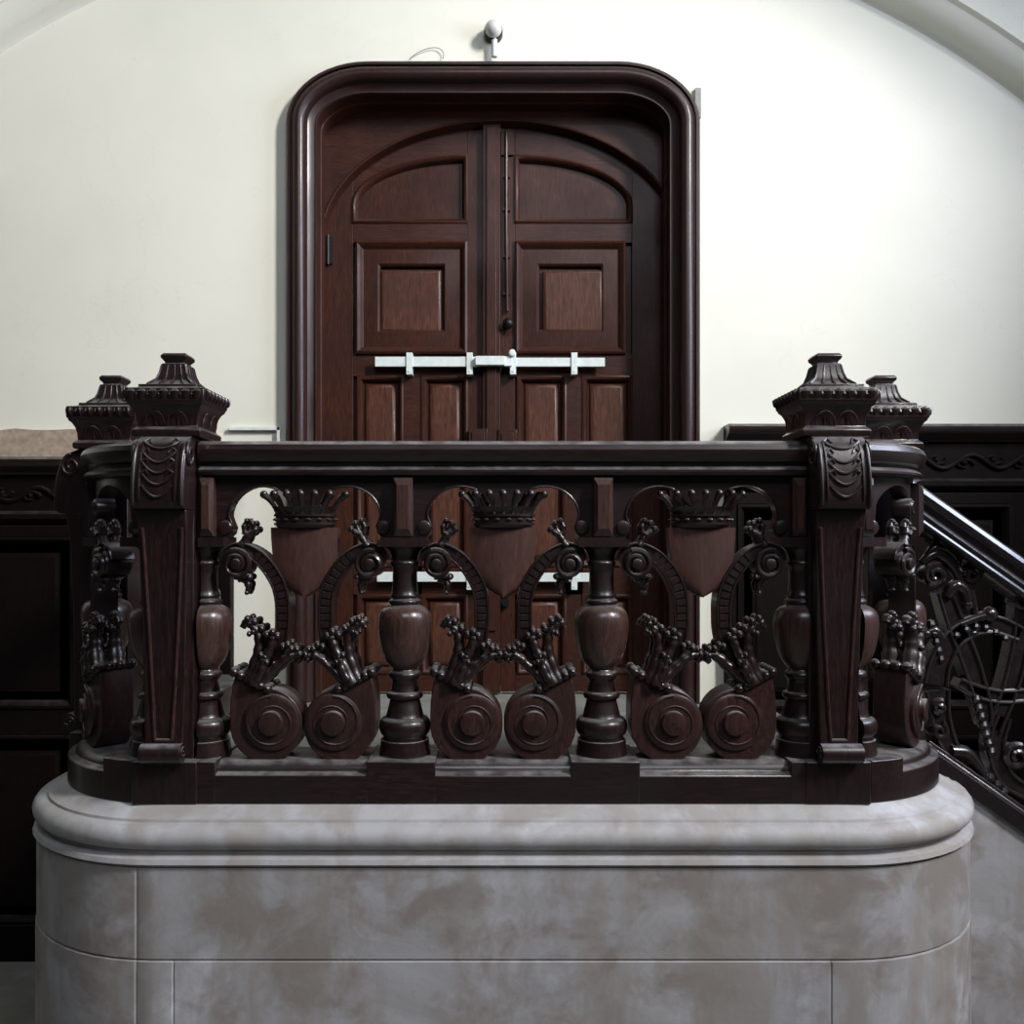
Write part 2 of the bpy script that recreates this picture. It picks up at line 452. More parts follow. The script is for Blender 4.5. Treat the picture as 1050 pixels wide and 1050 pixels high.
def rect(px0, px1, py0, py1): return [(dX(px0), dZ(py1)), (dX(px1), dZ(py1)), (dX(px1), dZ(py0)), (dX(px0), dZ(py0))]
def leaf(name, label, hinge, meet, mirror, cols, upper, ucorner, mid, fieldrect, lows):
    L, Rr = min(hinge, meet), max(hinge, meet)
    root = empty(name, label, None, (dX((L+Rr)/2), LEAF_Y, 0), kind='structure')
    off = (-root.location.x, -LEAF_Y, 0)
    def put(mb, nm, mat, **k):
        o = mb.build(nm, mat, root, **k); o.location = off; return o
    fy0, fy1 = LEAF_Y, LEAF_Y+.05
    ux0, ux1, uy0, uy1 = upper; mx0, mx1, my0, my1 = mid
    st = MB()                                       # stiles
    st.box(dX(L), dX(ux0), fy0, fy1, 0.012, dZ(120)); st.box(dX(ux1), dX(Rr), fy0, fy1, 0.012, dZ(120))
    put(st, 'stile', W_DOOR, bevel=.002)
    ra = MB()                                       # rails
    for a, b in ((uy1, my0), (my1, lows[0][2]), (lows[0][3], lows[0][3]+30), (690, 709.5)):
        ra.box(dX(ux0), dX(ux1), fy0, fy1, dZ(b), dZ(a))
    c0, c1 = lows[0][1], lows[1][0]
    ra.box(dX(c0), dX(c1), fy0, fy1, dZ(690), dZ(lows[0][2]))
    # arched head rail
    arc2 = []
    if ucorner < 0:   # arch rises to the right
        for k in range(17):
            a = PI-(PI/2)*k/16; arc2.append((dX(ux1+(ux1-ux0)*math.cos(a)), dZ(uy1-18+(-(uy1-18-uy0))*math.sin(a))))
        head = [(dX(ux0), dZ(110)), (dX(ux0), arc2[0][1])] + arc2 + [(dX(ux1), dZ(110))]
        apoly = [(dX(ux0), dZ(uy1)), (dX(ux1), dZ(uy1))] + arc2[::-1]
    else:
        for k in range(17):
            a = (PI/2)*k/16; arc2.append((dX(ux0+(ux1-ux0)*math.cos(a)), dZ(uy1-18+(-(uy1-18-uy0))*math.sin(a))))
        head = [(dX(ux1), dZ(110)), (dX(ux1), arc2[0][1])] + arc2 + [(dX(ux0), dZ(110))]
        apoly = [(dX(ux0), dZ(uy1)), (dX(ux1), dZ(uy1))] + arc2
    ra.prism(head, fy0, fy1)
    put(ra, 'rail', W_DOORH, bevel=.002)
    bk = MB(); bk.box(dX(L)+.01, dX(Rr)-.01, fy0+.025, fy1+.01, .012, dZ(112))
    put(bk, 'backing_board', W_DOOR)
    rim = [(-.004, fy0), (-.004, fy0-.006), (.004, fy0-.010), (.012, fy0-.006), (.018, fy0+.004), (.024, fy0+.022)]
    up = MB(); up.wallsweep(apoly, rim, closed=True)
    put(up, 'arched_panel', W_DOOR)
    mp = MB()
    mr = rect(mx0, mx1, my0, my1)
    mp.wallsweep(mr, [(-.006, fy0), (-.006, fy0-.012), (.004, fy0-.018), (.014, fy0-.012), (.022, fy0-.002), (.030, fy0+.004), (.098, fy0-.004), (.106, fy0+.002), (.110, fy0+.008)], closed=True)
    mo = put(mp, 'square_panel', W_DOOR)
    fx0, fx1, fz0, fz1 = fieldrect
    fd = MB(); fd.wallsweep(rect(fx0, fx1, fz0, fz1), [(0, fy0+.020), (0, fy0+.004), (.012, fy0-.004), (.016, fy0-.004)], closed=True)
    fd.box(dX(fx0)+.014, dX(fx1)-.014, fy0-.0045, fy0+.02, dZ(fz1)+.014, dZ(fz0)-.014)
    o = fd.build('panel_field', W_FIELD, mo); tag(o, 'worn reddish raised field of the square panel')
    for (a, b, c, d) in lows:
        for (c_, d_) in ((c, d), (d+30, 690)):
            lp = MB(); lp.wallsweep(rect(a, b, c_, d_), rim, closed=True)
            po = put(lp, 'lower_panel', W_DOOR)
            lf_ = MB()
            lf_.wallsweep(rect(a+7, b-7, c_+7, d_-7), [(0, fy0+.024), (.006, fy0+.014), (.020, fy0+.008)], closed=True)
            lf_.box(dX(a+7)+.019, dX(b-7)-.019, fy0+.0078, fy0+.025, dZ(d_-7)+.019, dZ(c_+7)-.019)
            lf_.build('panel_field', W_FIELD, po)
    return root, put

d1, put1 = leaf('door_1', 'left leaf of the arched dark mahogany double door', 333, 498, False, None,
          (362, 479, 160, 228), -1, (366, 478, 249, 362), (390, 452, 277, 341), [(367, 413, 386, 580), (433, 479, 386, 580)])
d2, put2 = leaf('door_2', 'right leaf of the arched dark mahogany double door', 513.2, 694, True, None,
          (528, 648, 160, 228), 1, (529, 640, 249, 362), (557, 618, 277, 341), [(531, 580, 386, 580), (598, 648, 386, 580)])
cs = MB(); cs.box(dX(495), dX(513), LEAF_Y-.03, LEAF_Y+.05, .012, dZ(122)); cs.box(dX(499), dX(509), LEAF_Y-.042, LEAF_Y-.03, .3, dZ(134))
o = put1(cs, 'meeting_stile', W_DOOR, bevel=.003)
hb = MB(); hb.box(dX(334), dX(341), LEAF_Y-.012, LEAF_Y, dZ(271), dZ(243)); hb.tube([(dX(337), LEAF_Y-.014, dZ(272)), (dX(337), LEAF_Y-.014, dZ(242))], .008)
put1(hb, 'hinge', BLACK_METAL)
kb = MB(); kb.tube([(dX(522), LEAF_Y, dZ(334)), (dX(522), LEAF_Y-.03, dZ(334))], .012); kb.ball((dX(521), LEAF_Y-.045, dZ(334)), .026, 14)
kb.box(dX(513), dX(519), LEAF_Y-.012, LEAF_Y, dZ(338), dZ(331))
put2(kb, 'door_knob', BLACK_METAL)
rod = MB(); rod.tube([(dX(519), LEAF_Y-.016, dZ(136)), (dX(519), LEAF_Y-.016, dZ(235)), (dX(520), LEAF_Y-.016, dZ(320))], .008)
rod.box(dX(514), dX(526), LEAF_Y-.014, LEAF_Y, dZ(160), dZ(134))
for py in (180, 214, 262, 300): rod.box(dX(516), dX(523), LEAF_Y-.018, LEAF_Y, dZ(py+3), dZ(py))
put2(rod, 'bolt_rod', W_DOOR)
lk = MB(); lk.box(dX(481), dX(500), LEAF_Y-.05, LEAF_Y, dZ(470), dZ(441)); lk.box(dX(484), dX(497), LEAF_Y-.055, LEAF_Y-.05, dZ(466), dZ(444))
put1(lk, 'lock_case', W_DOOR, bevel=.002)
lk = MB(); lk.box(dX(511), dX(530), LEAF_Y-.04, LEAF_Y, dZ(470), dZ(441)); lk.box(dX(514), dX(527), LEAF_Y-.046, LEAF_Y-.04, dZ(466), dZ(445))
put2(lk, 'lock_case', W_DOOR, bevel=.002)
ws = MB(); ws.tube([(dX(518), LEAF_Y-.012, dZ(618)), (dX(518), LEAF_Y-.03, dZ(618))], .022, 16); ws.disc(dX(518), dZ(618), .014, LEAF_Y-.04, LEAF_Y-.03)
put2(ws, 'escutcheon', BLACK_METAL)

def lock_bar(label, py, x0, x1, brs, knob):
    Y0 = LEAF_Y-.03
    r = empty('locking_bar', label, 'bolt', (dX(505), Y0, dZ(py)))
    off = (-r.location.x, -Y0, -r.location.z)
    def put(mb, nm):
        o = mb.build(nm, WHITE_METAL, r, bevel=.0015); o.location = off; return o
    b = MB(); b.box(dX(x0), dX(490), Y0-.022, Y0-.010, dZ(py+5), dZ(py-5)); b.box(dX(524), dX(x1), Y0-.022, Y0-.010, dZ(py+5), dZ(py-4)); put(b, 'bar')
    h = MB(); h.prismx([(Y0-.010, dZ(py+4.5)), (Y0-.052, dZ(py+4.5)), (Y0-.052, dZ(py-4.5)), (Y0-.010, dZ(py-4.5))], dX(488), dX(517))
    h.box(dX(517), dX(525), Y0-.036, Y0-.010, dZ(py+5), dZ(py-5)); put(h, 'hasp')
    for bx in brs:
        q = MB(); q.box(dX(bx-3), dX(bx+3), Y0-.028, Y0-.022, dZ(py+13), dZ(py-9))
        q.box(dX(bx-3), dX(bx+3), Y0-.022, Y0+.03, dZ(py+13), dZ(py+5.5)); q.box(dX(bx-3), dX(bx+3), Y0-.022, Y0+.03, dZ(py-5.5), dZ(py-9))
        q.disc(dX(bx), dZ(py+10), .005, Y0-.031, Y0-.028, 10)
        put(q, 'bracket')
    if knob:
        k = MB(); k.disc(dX(525), dZ(py-8), .016, Y0-.05, Y0-.02, 20, .004); put(k, 'padlock_knob')
    return r
lock_bar('upper white steel locking bar across the doors, above the handrail', 373, 386, 619, (421, 482, 526, 588), True)
lock_bar('lower white steel locking bar seen between the balusters', 591, 388, 606, (421, 482, 526, 588), False)

# lamp over the door, wire, conduit
y0 = WALL_Y
lamp = empty('wall_lamp', 'small round frosted lamp on a white pipe above the door surround', 'lamp', (PX(505, y0), y0, PZ(60, y0)))
off = (-lamp.location.x, -y0, -lamp.location.z)
b = MB(); b.tube([(PX(507, y0), y0-.03, PZ(62, y0)), (PX(507, y0), y0-.03, PZ(44, y0))], .013, 12); o = b.build('pipe', WHITE_METAL, lamp); o.location = off
b = MB(); b.tube([(PX(506, y0), y0-.002, PZ(36, y0)), (PX(506, y0), y0-.04, PZ(36, y0))], .041, 28); o = b.build('holder_ring', BLACK_METAL, lamp); o.location = off
b = MB(); b.ball((PX(506, y0), y0-.050, PZ(36, y0)), .0375, 24); o = b.build('globe', GLASS_FROST, lamp); o.location = off
b = MB()
b.tube(spline([(PX(a, y0), y0-.012, PZ(c, y0)) for a, c in ((420, 62), (428, 56), (440, 51), (450, 51), (455, 56), (454, 62))]), .0016, 6)
o = b.build('wire_loop', WIRE); tag(o, 'thin loose wire loop on the wall beside the lamp', 'wire')
b = MB(); b.box(PX(236, y0), PX(288, y0), y0-.022, y0, PZ(441.5, y0), PZ(438.5, y0)); b.box(PX(285, y0), PX(288.5, y0), y0-.022, y0, PZ(456, y0), PZ(438.5, y0))
o = b.build('cable_duct', WHITE_METAL); tag(o, 'thin white cable duct above the handrail ending at the door surround', 'cable duct')
b = MB(); b.box(PX(712, y0), PX(718, y0), y0-.018, y0, PZ(122, y0), PZ(92, y0))
o = b.build('junction_plate', FLOORM); tag(o, 'narrow grey plate beside the upper corner of the door surround', 'plate')

# ================================================================== WALL PANELLING
def panelling(label, x0, x1, ztop, zbot, pw, carved, endpost):
    r = empty('wall_panelling', label, 'wall panelling', ((x0+x1)/2, WALL_Y, zbot))
    off = (-r.location.x, -WALL_Y, -zbot)
    def put(mb, nm, mat=W_DADO, **k):
        o = mb.build(nm, mat, r, **k); o.location = off; return o
    yb = WALL_Y
    b = MB(); b.box(x0, x1, yb-.03, yb-.001, zbot, ztop-.02); put(b, 'backing_board')
    b = MB(); b.prismx([(yb-.001, ztop-.075), (yb-.045, ztop-.075), (yb-.055, ztop-.06), (yb-.09, ztop-.045), (yb-.10, ztop-.03), (yb-.10, ztop-.012), (yb-.085, ztop), (yb-.001, ztop)], x0, x1); put(b, 'cap_moulding', W_H)
    z1 = ztop-.25
    b = MB(); b.prismx([(yb-.03, z1-.05), (yb-.05, z1-.045), (yb-.07, z1-.02), (yb-.07, z1), (yb-.05, z1+.012), (yb-.03, z1+.015)], x0, x1); put(b, 'frieze_moulding')
    n = max(1, round((x1-x0)/pw)); w_ = (x1-x0)/n
    cv = MB()
    zc = (z1+ztop-.075)/2; m_ = int((x1-x0)/.02)
    cv.tube([(x0+.02+i*.02, yb-.034, zc+.030*math.sin(i*.5)) for i in range(m_-1)], .010, 8)
    for i in range(int((x1-x0-.1)/.126)):
        cx = x0+.05+i*.1257; sg = 1 if i % 2 else -1
        cv.tube([(cx+.045*math.cos(t)*(1-t/9), yb-.035, zc+sg*(.012-.026*math.sin(t)*(1-t/9))) for t in [q*.55 for q in range(10)]], lerp_list([.010, .008, .005], 10), 6)
        cv.ball((cx, yb-.036, zc+sg*.006), .012, 8)
    put(cv, 'carved_frieze')
    rows = [(z1-.10, -.02)]
    zz_ = -.10
    rows += [(-.14, zbot+.16)]
    st = MB()
    for i in range(n+1):
        cx = x0+i*w_; st.box(max(x0, cx-.05), min(x1, cx+.05), yb-.05, yb-.03, zbot, z1-.05)
    st.box(x0, x1, yb-.0495, yb-.03, z1-.10, z1-.05); st.box(x0, x1, yb-.0495, yb-.03, -.14, -.02)
    put(st, 'stile', bevel=.003)
    b = MB(); b.box(x0, x1, yb-.065, yb-.03, zbot, zbot+.16); put(b, 'skirting', bevel=.004)
    for i in range(n):
        for a, c in rows:
            q = [(x0+i*w_+.05, c), (x0+(i+1)*w_-.05, c), (x0+(i+1)*w_-.05, a), (x0+i*w_+.05, a)]
            pm = MB(); pm.wallsweep(q, [(0, yb-.05), (0, yb-.058), (.012, yb-.060), (.024, yb-.05), (.034, yb-.03), (.07, yb-.03), (.09, yb-.040)], closed=True)
            pm.box(q[0][0]+.088, q[1][0]-.088, yb-.0405, yb-.03, c+.088, a-.088)
            put(pm, 'panel')
    return r
XL1 = PX(240, WALL_Y)
zl, zr = PZ(468, WALL_Y-.1), PZ(434, WALL_Y-.1)
panelling('dark oak wall panelling under the strip of bare beige masonry', -4.4, XL1, zl, GROUND, .62, True, True)
panelling('dark oak wall panelling behind the sloping stair balustrade', PX(742, WALL_Y), 3.59, zr, GROUND, .62, True, True)
b = MB()
pts = [(-4.4, zl)]
for i in range(40): pts.append((-4.4+(PX(222, WALL_Y)+4.4)*i/39, PZ(441+random.uniform(-1.5, 2.2), WALL_Y)))
poly = [(PX(222, WALL_Y), zl-.03), (-4.4, zl-.03)] + pts[1:]
b.prism(poly, WALL_Y-.035, WALL_Y-.0005)
o = b.build('trim_3', BARE); tag(o, 'strip of bare beige masonry above the left panelling', kind='structure')

# ================================================================== STONE PLINTH
plinth = empty('stone_plinth', 'pale weathered limestone plinth with rounded corners under the wooden balustrade', 'plinth', (0, -.18, GROUND))
poff = (0, .18, -GROUND)
zj = PZ(985, -.18)
b = MB()
prof = [(-.05, .03), (.10, .03), (.108, .027), (.122, .017), (.136, .009), (.150, .005), (.152, -.002)]
for k in range(9):
    a = PI/2-PI*k/8; prof.append((.157+.034*math.cos(a), -.036+.033*math.sin(a)))
prof += [(.166, -.070), (.164, -.080), (.186, -.086), (.190, -.098), (.182, -.104), (.176, -.108), (-.05, -.108)]
b.sweep(U_path(yr=.34), prof)
o = b.build('coping', STONE_TOP, plinth, angle=30); o.location = poff
b = MB()
b.sweep(U_path(yr=.34, arcseam=math.radians(264.2)), [(-.05, -.1081), (.180, -.1081), (.180, zj+.004), (.174, zj), (-.05, zj)])
o = b.build('upper_course', STONE, plinth); o.location = poff
b = MB()
b.sweep(U_path(yr=.34, seams=(PX(178, -.18), PX(852, -.18)), arcseam=math.radians(264.2)), [(-.05, zj-.0005), (.176, zj-.0005), (.1815, zj-.004), (.183, zj-.03), (.183, GROUND), (-.05, GROUND)])
o = b.build('lower_course', STONE, plinth); o.location = poff

# ================================================================== BALUSTRADE
HR = [(.052, .902), (.058, .910), (.058, .916), (.050, .922), (.040, .928), (.042, .934), (.058, .940), (.066, .955), (.067, .970), (.060, .984), (.046, .993), (.020, .997)]
HR = [(-.05, .902)] + HR + [(-.02, .997), (-.046, .993), (-.060, .984), (-.066, .96), (-.058, .940), (-.042, .93)]
BASE_BLOCK_TOP = .142
def base_prof(step):
    if step: return [(-.10, .03), (.100, .03), (.100, .104), (.094, .108), (.078, .112), (.074, .124), (.064, .132), (.05, .136), (-.10, .136)]
    return [(-.10, .03), (.1005, .03), (.1005, BASE_BLOCK_TOP), (-.10, BASE_BLOCK_TOP)]
BP_FOOT = [(25.6, 778.5), (26.2, 775), (26.2, 770), (25.2, 763), (24.6, 759), (24.6, 757.2), (22.8, 756.6), (22.4, 753.5), (22.8, 752.2), (24.2, 751.4), (25.4, 749), (26.2, 745.5), (26.2, 741.5), (25.3, 738), (23.4, 735.6), (20.2, 734.4), (19.0, 732.8),
           (18.2, 729), (16.4, 722), (15.4, 717.5), (15.4, 715.8), (17.6, 715), (18.7, 713.2), (18.7, 711), (17.6, 709.2), (14.6, 708), (13.6, 704), (13.2, 699), (13.8, 696), (15.4, 694.6), (16.6, 692.8), (16.6, 690), (15.2, 688), (13.0, 686.6), (12.6, 685.4)]
BP_URN = [(12.6, 685.4), (15.0, 682.8), (18.6, 678.5), (21.6, 672.5), (24.2, 665), (26.1, 656), (27.2, 647), (27.6, 639), (27.0, 632), (25.2, 627), (22.2, 623.4), (18.6, 621.4), (16.0, 620.4)]
BP_NECK = [(16.0, 620.4), (15.2, 619.4), (16.4, 618.2), (16.9, 616.6), (16.2, 615), (14.4, 614), (13.6, 612.8), (14.8, 611.6), (15.0, 610.2), (13.9, 608.6), (13.1, 604), (12.6, 596), (12.5, 588), (12.8, 581.5), (14.0, 580), (14.6, 577.8), (14.2, 575.8), (13.0, 574.6), (13.4, 570.5), (15.0, 566), (17.8, 562.6), (20.2, 560.5)]
def px2m(L, k=1.0): return [(r*S*k, zz(py)) for r, py in L]
def baluster(parent, cx, cy, a0=0.0, a1=2*PI, off=(0,0,0), full=True, side=0, warpf=None):
    b = MB(warpf); b.lathe(px2m(BP_FOOT)+px2m(BP_URN, .96)[1:-1]+px2m(BP_NECK), cx, cy, 40, a0, a1)
    half = 25.5*S
    if full: b.box(cx-half, cx+half, cy-.06, cy+.06, zz(560.5), zz(553.5)); b.box(cx-half*.9, cx+half*.9, cy-.055, cy+.055, zz(553.5), zz(551))
    elif side: b.box(min(cx, cx+side*half), max(cx, cx+side*half), cy-.06, cy+.06, zz(560.5), zz(551))
    o = b.build('baluster', W_V, parent, angle=46); o.location = off
    u = MB(warpf); u.lathe(px2m(BP_URN), cx, cy, 44, a0, a1)
    uo = u.build('urn', W_URN, o, angle=30); tag(uo, 'worn brown urn-shaped swelling of the baluster')
    # long faceted block over the baluster
    f = MB(warpf); hw = 9.6*S
    if full: x0, x1 = cx-hw, cx+hw
    else: x0, x1 = (cx, cx+hw*1.5) if side > 0 else (cx-hw*1.5, cx)
    z0, z1 = zz(550), zz(491); xm = (x0+x1)/2; ya, yb, yc = cy-.024, cy-.048, cy-.062
    e = .010
    f.add([(x0,ya,z0),(x1,ya,z0),(x1,ya,z1),(x0,ya,z1),(x0,yb,z0),(x1,yb,z0),(x1,yb,z1),(x0,yb,z1),(x0+e,yc,z0+e*2),(x1-e,yc,z0+e*2),(x1-e,yc,z1-e*2),(x0+e,yc,z1-e*2)],
          [(0,1,2,3),(0,4,5,1),(1,5,6,2),(2,6,7,3),(3,7,4,0),(4,8,9,5),(5,9,10,6),(6,10,11,7),(7,11,8,4),(8,11,10,9)])
    f.build('faceted_block', W_V if warpf else W_URN, o, angle=15)
    return o

def scroll(parent, bx, mir, warpf=None, off=(0,0,0), us=1.0):
    """carved S-scroll; bx = bay centre x, mir = +1 left-hand scroll, -1 mirrored"""
    def q(dx, py, y=0.0): return (bx+mir*dx*S*us, y, zz(py))
    def q2(dx, py): return (bx+mir*dx*S*us, zz(py))
    # body
    b = MB(warpf)
    poly = [q2(-67, 686), (q2(-71, 700)), q2(-73, 716), q2(-73.5, 728)]
    for k in range(29):
        a = PI + 1.5*PI*k/28
        poly.append(q2(-37+36.5*math.cos(a), 740-37.5*math.sin(a)))
    poly += [q2(-38, 702)]
    b.prism(poly, -.048, .048)
    body = b.build('scroll_bracket', W_SCROLL, parent, bevel=.003); body.location = off
    v = MB(warpf)
    cx, cz = q2(-31, 737)
    v.disc(cx, cz, 28.5*S, -.057, -.040, 44, .004); v.disc(cx, cz, 12.5*S, -.072, -.05, 32, .004)
    sp = []
    for k in range(40):
        t = k/39; a = PI*.5+t*2*PI*1.35; r = (27-14*t)*S
        sp.append((cx+mir*r*math.cos(a), -.057, cz+r*math.sin(a)))
    v.tube(sp, lerp_list([.0028, .0025, .002], 40), 6)
    v.build('volute', W_SCROLL, body)
    # band
    ctr = spline([(-31, 676), (-25, 660), (-22, 645), (-21.5, 630), (-22, 615), (-25.5, 600), (-33, 586), (-43, 574), (-54, 566), (-66, 562), (-77, 566), (-81, 575)], 4)
    p2 = [q2(x, z) for x, z in ctr]
    hw = lerp_list([7.2, 7.2, 7.4, 7.4, 7.0, 6.0, 4.5], len(p2)); hw = [h*S for h in hw]
    b = MB(warpf); b.ribbon(p2, hw, -.034, .034)
    for sg in (1, -1):
        e = []
        for i in range(len(p2)):
            a, c = p2[max(i-1,0)], p2[min(i+1,len(p2)-1)]; dx, dz = c[0]-a[0], c[1]-a[1]; l = math.hypot(dx, dz)
            e.append((p2[i][0]-sg*dz/l*(hw[i]-.003), -.036, p2[i][1]+sg*dx/l*(hw[i]-.003)))
        b.tube(e, .0036, 6)
    for i in range(9, len(p2)-14, 2):
        a, c = p2[i], p2[i+1]; mx, mz = (a[0]+c[0])/2, (a[1]+c[1])/2
        dx, dz = c[0]-a[0], c[1]-a[1]; l = math.hypot(dx, dz); dx, dz = dx/l, dz/l
        h1 = l*.74; h2 = hw[i]*.62
        cor = [(mx+sx*dx*h1-sz*dz*h2, mz+sx*dz*h1+sz*dx*h2) for sx, sz in ((-1,-1),(1,-1),(1,1),(-1,1))]
        b.prism(cor, -.038, -.03)
    b.build('curved_band', W_V, body)
    # upper volute with leaf curls
    u = MB(warpf)
    cx, cz = q2(-67, 578)
    u.disc(cx, cz, 13.5*S, -.044, .034, 30, .006)
    sp = []
    for k in range(36):
        t = k/35; a = PI*.62-t*2*PI*1.6; r = (14.5-9*t)*S
        sp.append((cx-mir*r*math.cos(a)*-1, -.046-.004*t, cz+r*math.sin(a)))
    u.tube(sp, lerp_list([.008, .007, .0045], 36), 7)
    u.disc(cx, cz, 5.6*S, -.060, -.04, 18, .004)
    u.build('small_volute', W_V, body)
    def spray(mb, pts, rad, y=-.02, knob=None, flat=1.35):
        pp = spline([q(x, z, y) for x, z in pts], 4)
        rr = lerp_list(rad, len(pp))
        mb.tube(pp, [r*S*(1+.10*math.sin(i*1.9)) for i, r in enumerate(rr)], 14, flat)
        if knob:
            x, z = pts[-1]; mb.ball(q(x, z, y-.004), knob*S, 9, (1, 1.3, 1))
    lf = MB(warpf)
    for yy in (-.026, .012):
        spray(lf, [(-64, 560), (-59, 552), (-55, 545), (-52, 537)], [5, 4, 3.5, 2.5], yy, 3.6)
        spray(lf, [(-58, 549), (-52, 546), (-48, 543)], [3.5, 3, 2.5], yy-.008, 3.8)
        spray(lf, [(-60, 548), (-61, 540), (-58, 534)], [3, 3, 2], yy, 3)
    lf.build('leaf_curl', W_V, body)
    lf = MB(warpf)
    for yy in (-.026, .012):
        spray(lf, [(-66, 592), (-60, 594), (-57, 600), (-58, 607)], [4.5, 4, 3.5, 2], yy, 2.6)
        spray(lf, [(-70, 591), (-61, 590), (-54, 591)], [3, 3.5, 3], yy-.01, 3.4)
    lf.build('leaf_curl', W_V, body)
    ac = MB(warpf)
    for yy in (-.046, -.016, .016, .046):
        for k in range(6):
            t = k/5; ac.ball(q(-69+33*t, 686.5+17*t, yy), 5.4*S, 10, (1.0, 1.15, 1))
    def lobes(pts, y, r):
        for i, (x, z) in enumerate(pts): ac.ball(q(x, z, y-.006*i/len(pts)), r*S*.80*(1-.05*i), 10, (1, 1.4, 1.15))
    for yy in (-.034, .02):
        spray(ac, [(-55, 696), (-48, 677), (-45, 662), (-46, 649), (-52, 640), (-58, 637), (-62, 642)], [8, 6.5, 5.2, 4.8, 4.6, 4.4, 3], yy)
        lobes([(-42, 643), (-49, 636), (-56, 633)], yy-.006, 4.8); lobes([(-50, 646), (-54, 648)], yy-.010, 3.6)
        spray(ac, [(-50, 698), (-42, 680), (-34, 666), (-30, 655), (-29, 650)], [7.5, 5.6, 4.8, 4.6, 4.2], yy-.012)
        lobes([(-36, 649), (-30, 646), (-25, 650)], yy-.014, 4.8)
        spray(ac, [(-47, 700), (-36, 690), (-25, 680), (-16, 672), (-8, 669), (-4, 673), (-7, 677)], [7, 5.6, 5.0, 5, 4.6, 4, 2.8], yy-.004)
        lobes([(-20, 661), (-15, 659), (-11, 663)], yy-.012, 4.6); lobes([(-6, 664), (-3, 669)], yy-.010, 4.4)
        spray(ac, [(-46, 694), (-40, 683), (-38, 673)], [5, 5, 4], yy-.020)
        lobes([(-37, 671), (-41, 669), (-35, 676)], yy-.022, 4.0)
    ac.build('acanthus_leaf', W_V, body)
    return body

def shield(parent, bx, off=(0,0,0)):
    rows = []
    hwf = [(541, 34), (552, 33.6), (565, 32.6), (577, 31), (587, 27.8), (595, 23.0), (602, 16.5), (607, 9.5), (610.2, 4), (611.6, .8)]
    nc = 13; vs = []
    for py, h in hwf:
        for k in range(nc):
            u = -1+2*k/(nc-1)
            vs.append((bx+u*h*S, -.030-.014*(1-u*u), zz(py)))
    nv = len(vs)
    vs += [(x, .012, z) for x, _, z in vs]
    fs = []; m = len(hwf)
    for j in range(m-1):
        for k in range(nc-1):
            a = j*nc+k; fs.append((a, a+1, a+nc+1, a+nc)); fs.append((nv+a, nv+a+nc, nv+a+nc+1, nv+a+1))
    for j in range(m-1):
        for k in (0, nc-1):
            a = j*nc+k; fs.append((a, a+nc, nv+a+nc, nv+a))
    for k in range(nc-1):
        fs.append((k, nv+k, nv+k+1, k+1)); a = (m-1)*nc+k; fs.append((a, a+1, nv+a+1, nv+a))
    b = MB(); b.add(vs, fs)
    o = b.build('shield', W_SHIELD, parent, angle=35); o.location = off; tag(o, 'plain reddish-brown heraldic shield')
    c = MB()
    cy = -.012; rx, ry = 30*S, .046
    def ring(z0, z1, e0, e1, n=30):
        vs = []; fs = []
        for z, e in ((z0, e0), (z1, e1)):
            for k in range(n):
                a = 2*PI*k/n; vs.append((bx+(rx+e)*math.cos(a), cy+(ry+e)*math.sin(a), z))
        for k in range(n): fs.append((k, (k+1) % n, n+(k+1) % n, n+k))
        fs.append(tuple(reversed(range(n)))); fs.append(tuple(range(n, 2*n))); c.add(vs, fs)
    ring(zz(541), zz(538), -.004, .002); ring(zz(538.2), zz(536.5), .006, .006); ring(zz(536.5), zz(529.5), .000, .001); ring(zz(529.7), zz(527.5), .006, .006); ring(zz(527.5), zz(520), -.004, .012)
    for k in range(16):
        a = 2*PI*(k+.5)/16; c.ball((bx+(rx+.001)*math.cos(a), cy+(ry+.001)*math.sin(a), zz(533)), .006, 8, (1.4, 1.0, .7))
    front_a = [-PI/2+math.asin(k/3*.985) for k in range(-3, 4)]
    for a in front_a+[PI*k/6 for k in range(1, 6)]:
        ca, sa = math.cos(a), math.sin(a)
        pts = [(bx+(rx-.006)*ca, cy+(ry-.006)*sa, zz(528)), (bx+(rx+.004)*ca, cy+(ry+.004)*sa, zz(520)), (bx+(rx+.016)*ca, cy+(ry+.012)*sa, zz(513)), (bx+(rx+.030)*ca, cy+(ry+.018)*sa, zz(508.5))]
        c.tube(spline(pts, 3), lerp_list([.0062, .0062, .0080, .0098], 10), 8)
        c.ball((bx+(rx+.033)*ca, cy+(ry+.019)*sa, zz(507.5)), .0112, 10)
    c.build('crown', W_V, o, angle=35)
    return o

def fret_lower(bx):
    """lower edge of the fretted board over one bay, left to right, px offsets"""
    h = [(-84, 551), (-78, 551), (-74, 547), (-72.5, 541), (-75, 535), (-77, 529)]
    for k in range(1, 13):
        a = PI-(PI*.72)*k/12; h.append((-43+34*math.cos(a), 530-31*math.sin(a)))
    h += [(-17, 514), (-10, 520)]
    return [(bx+x*S, zz(y)) for x, y in h] + [(bx-x*S, zz(y)) for x, y in reversed(h)]

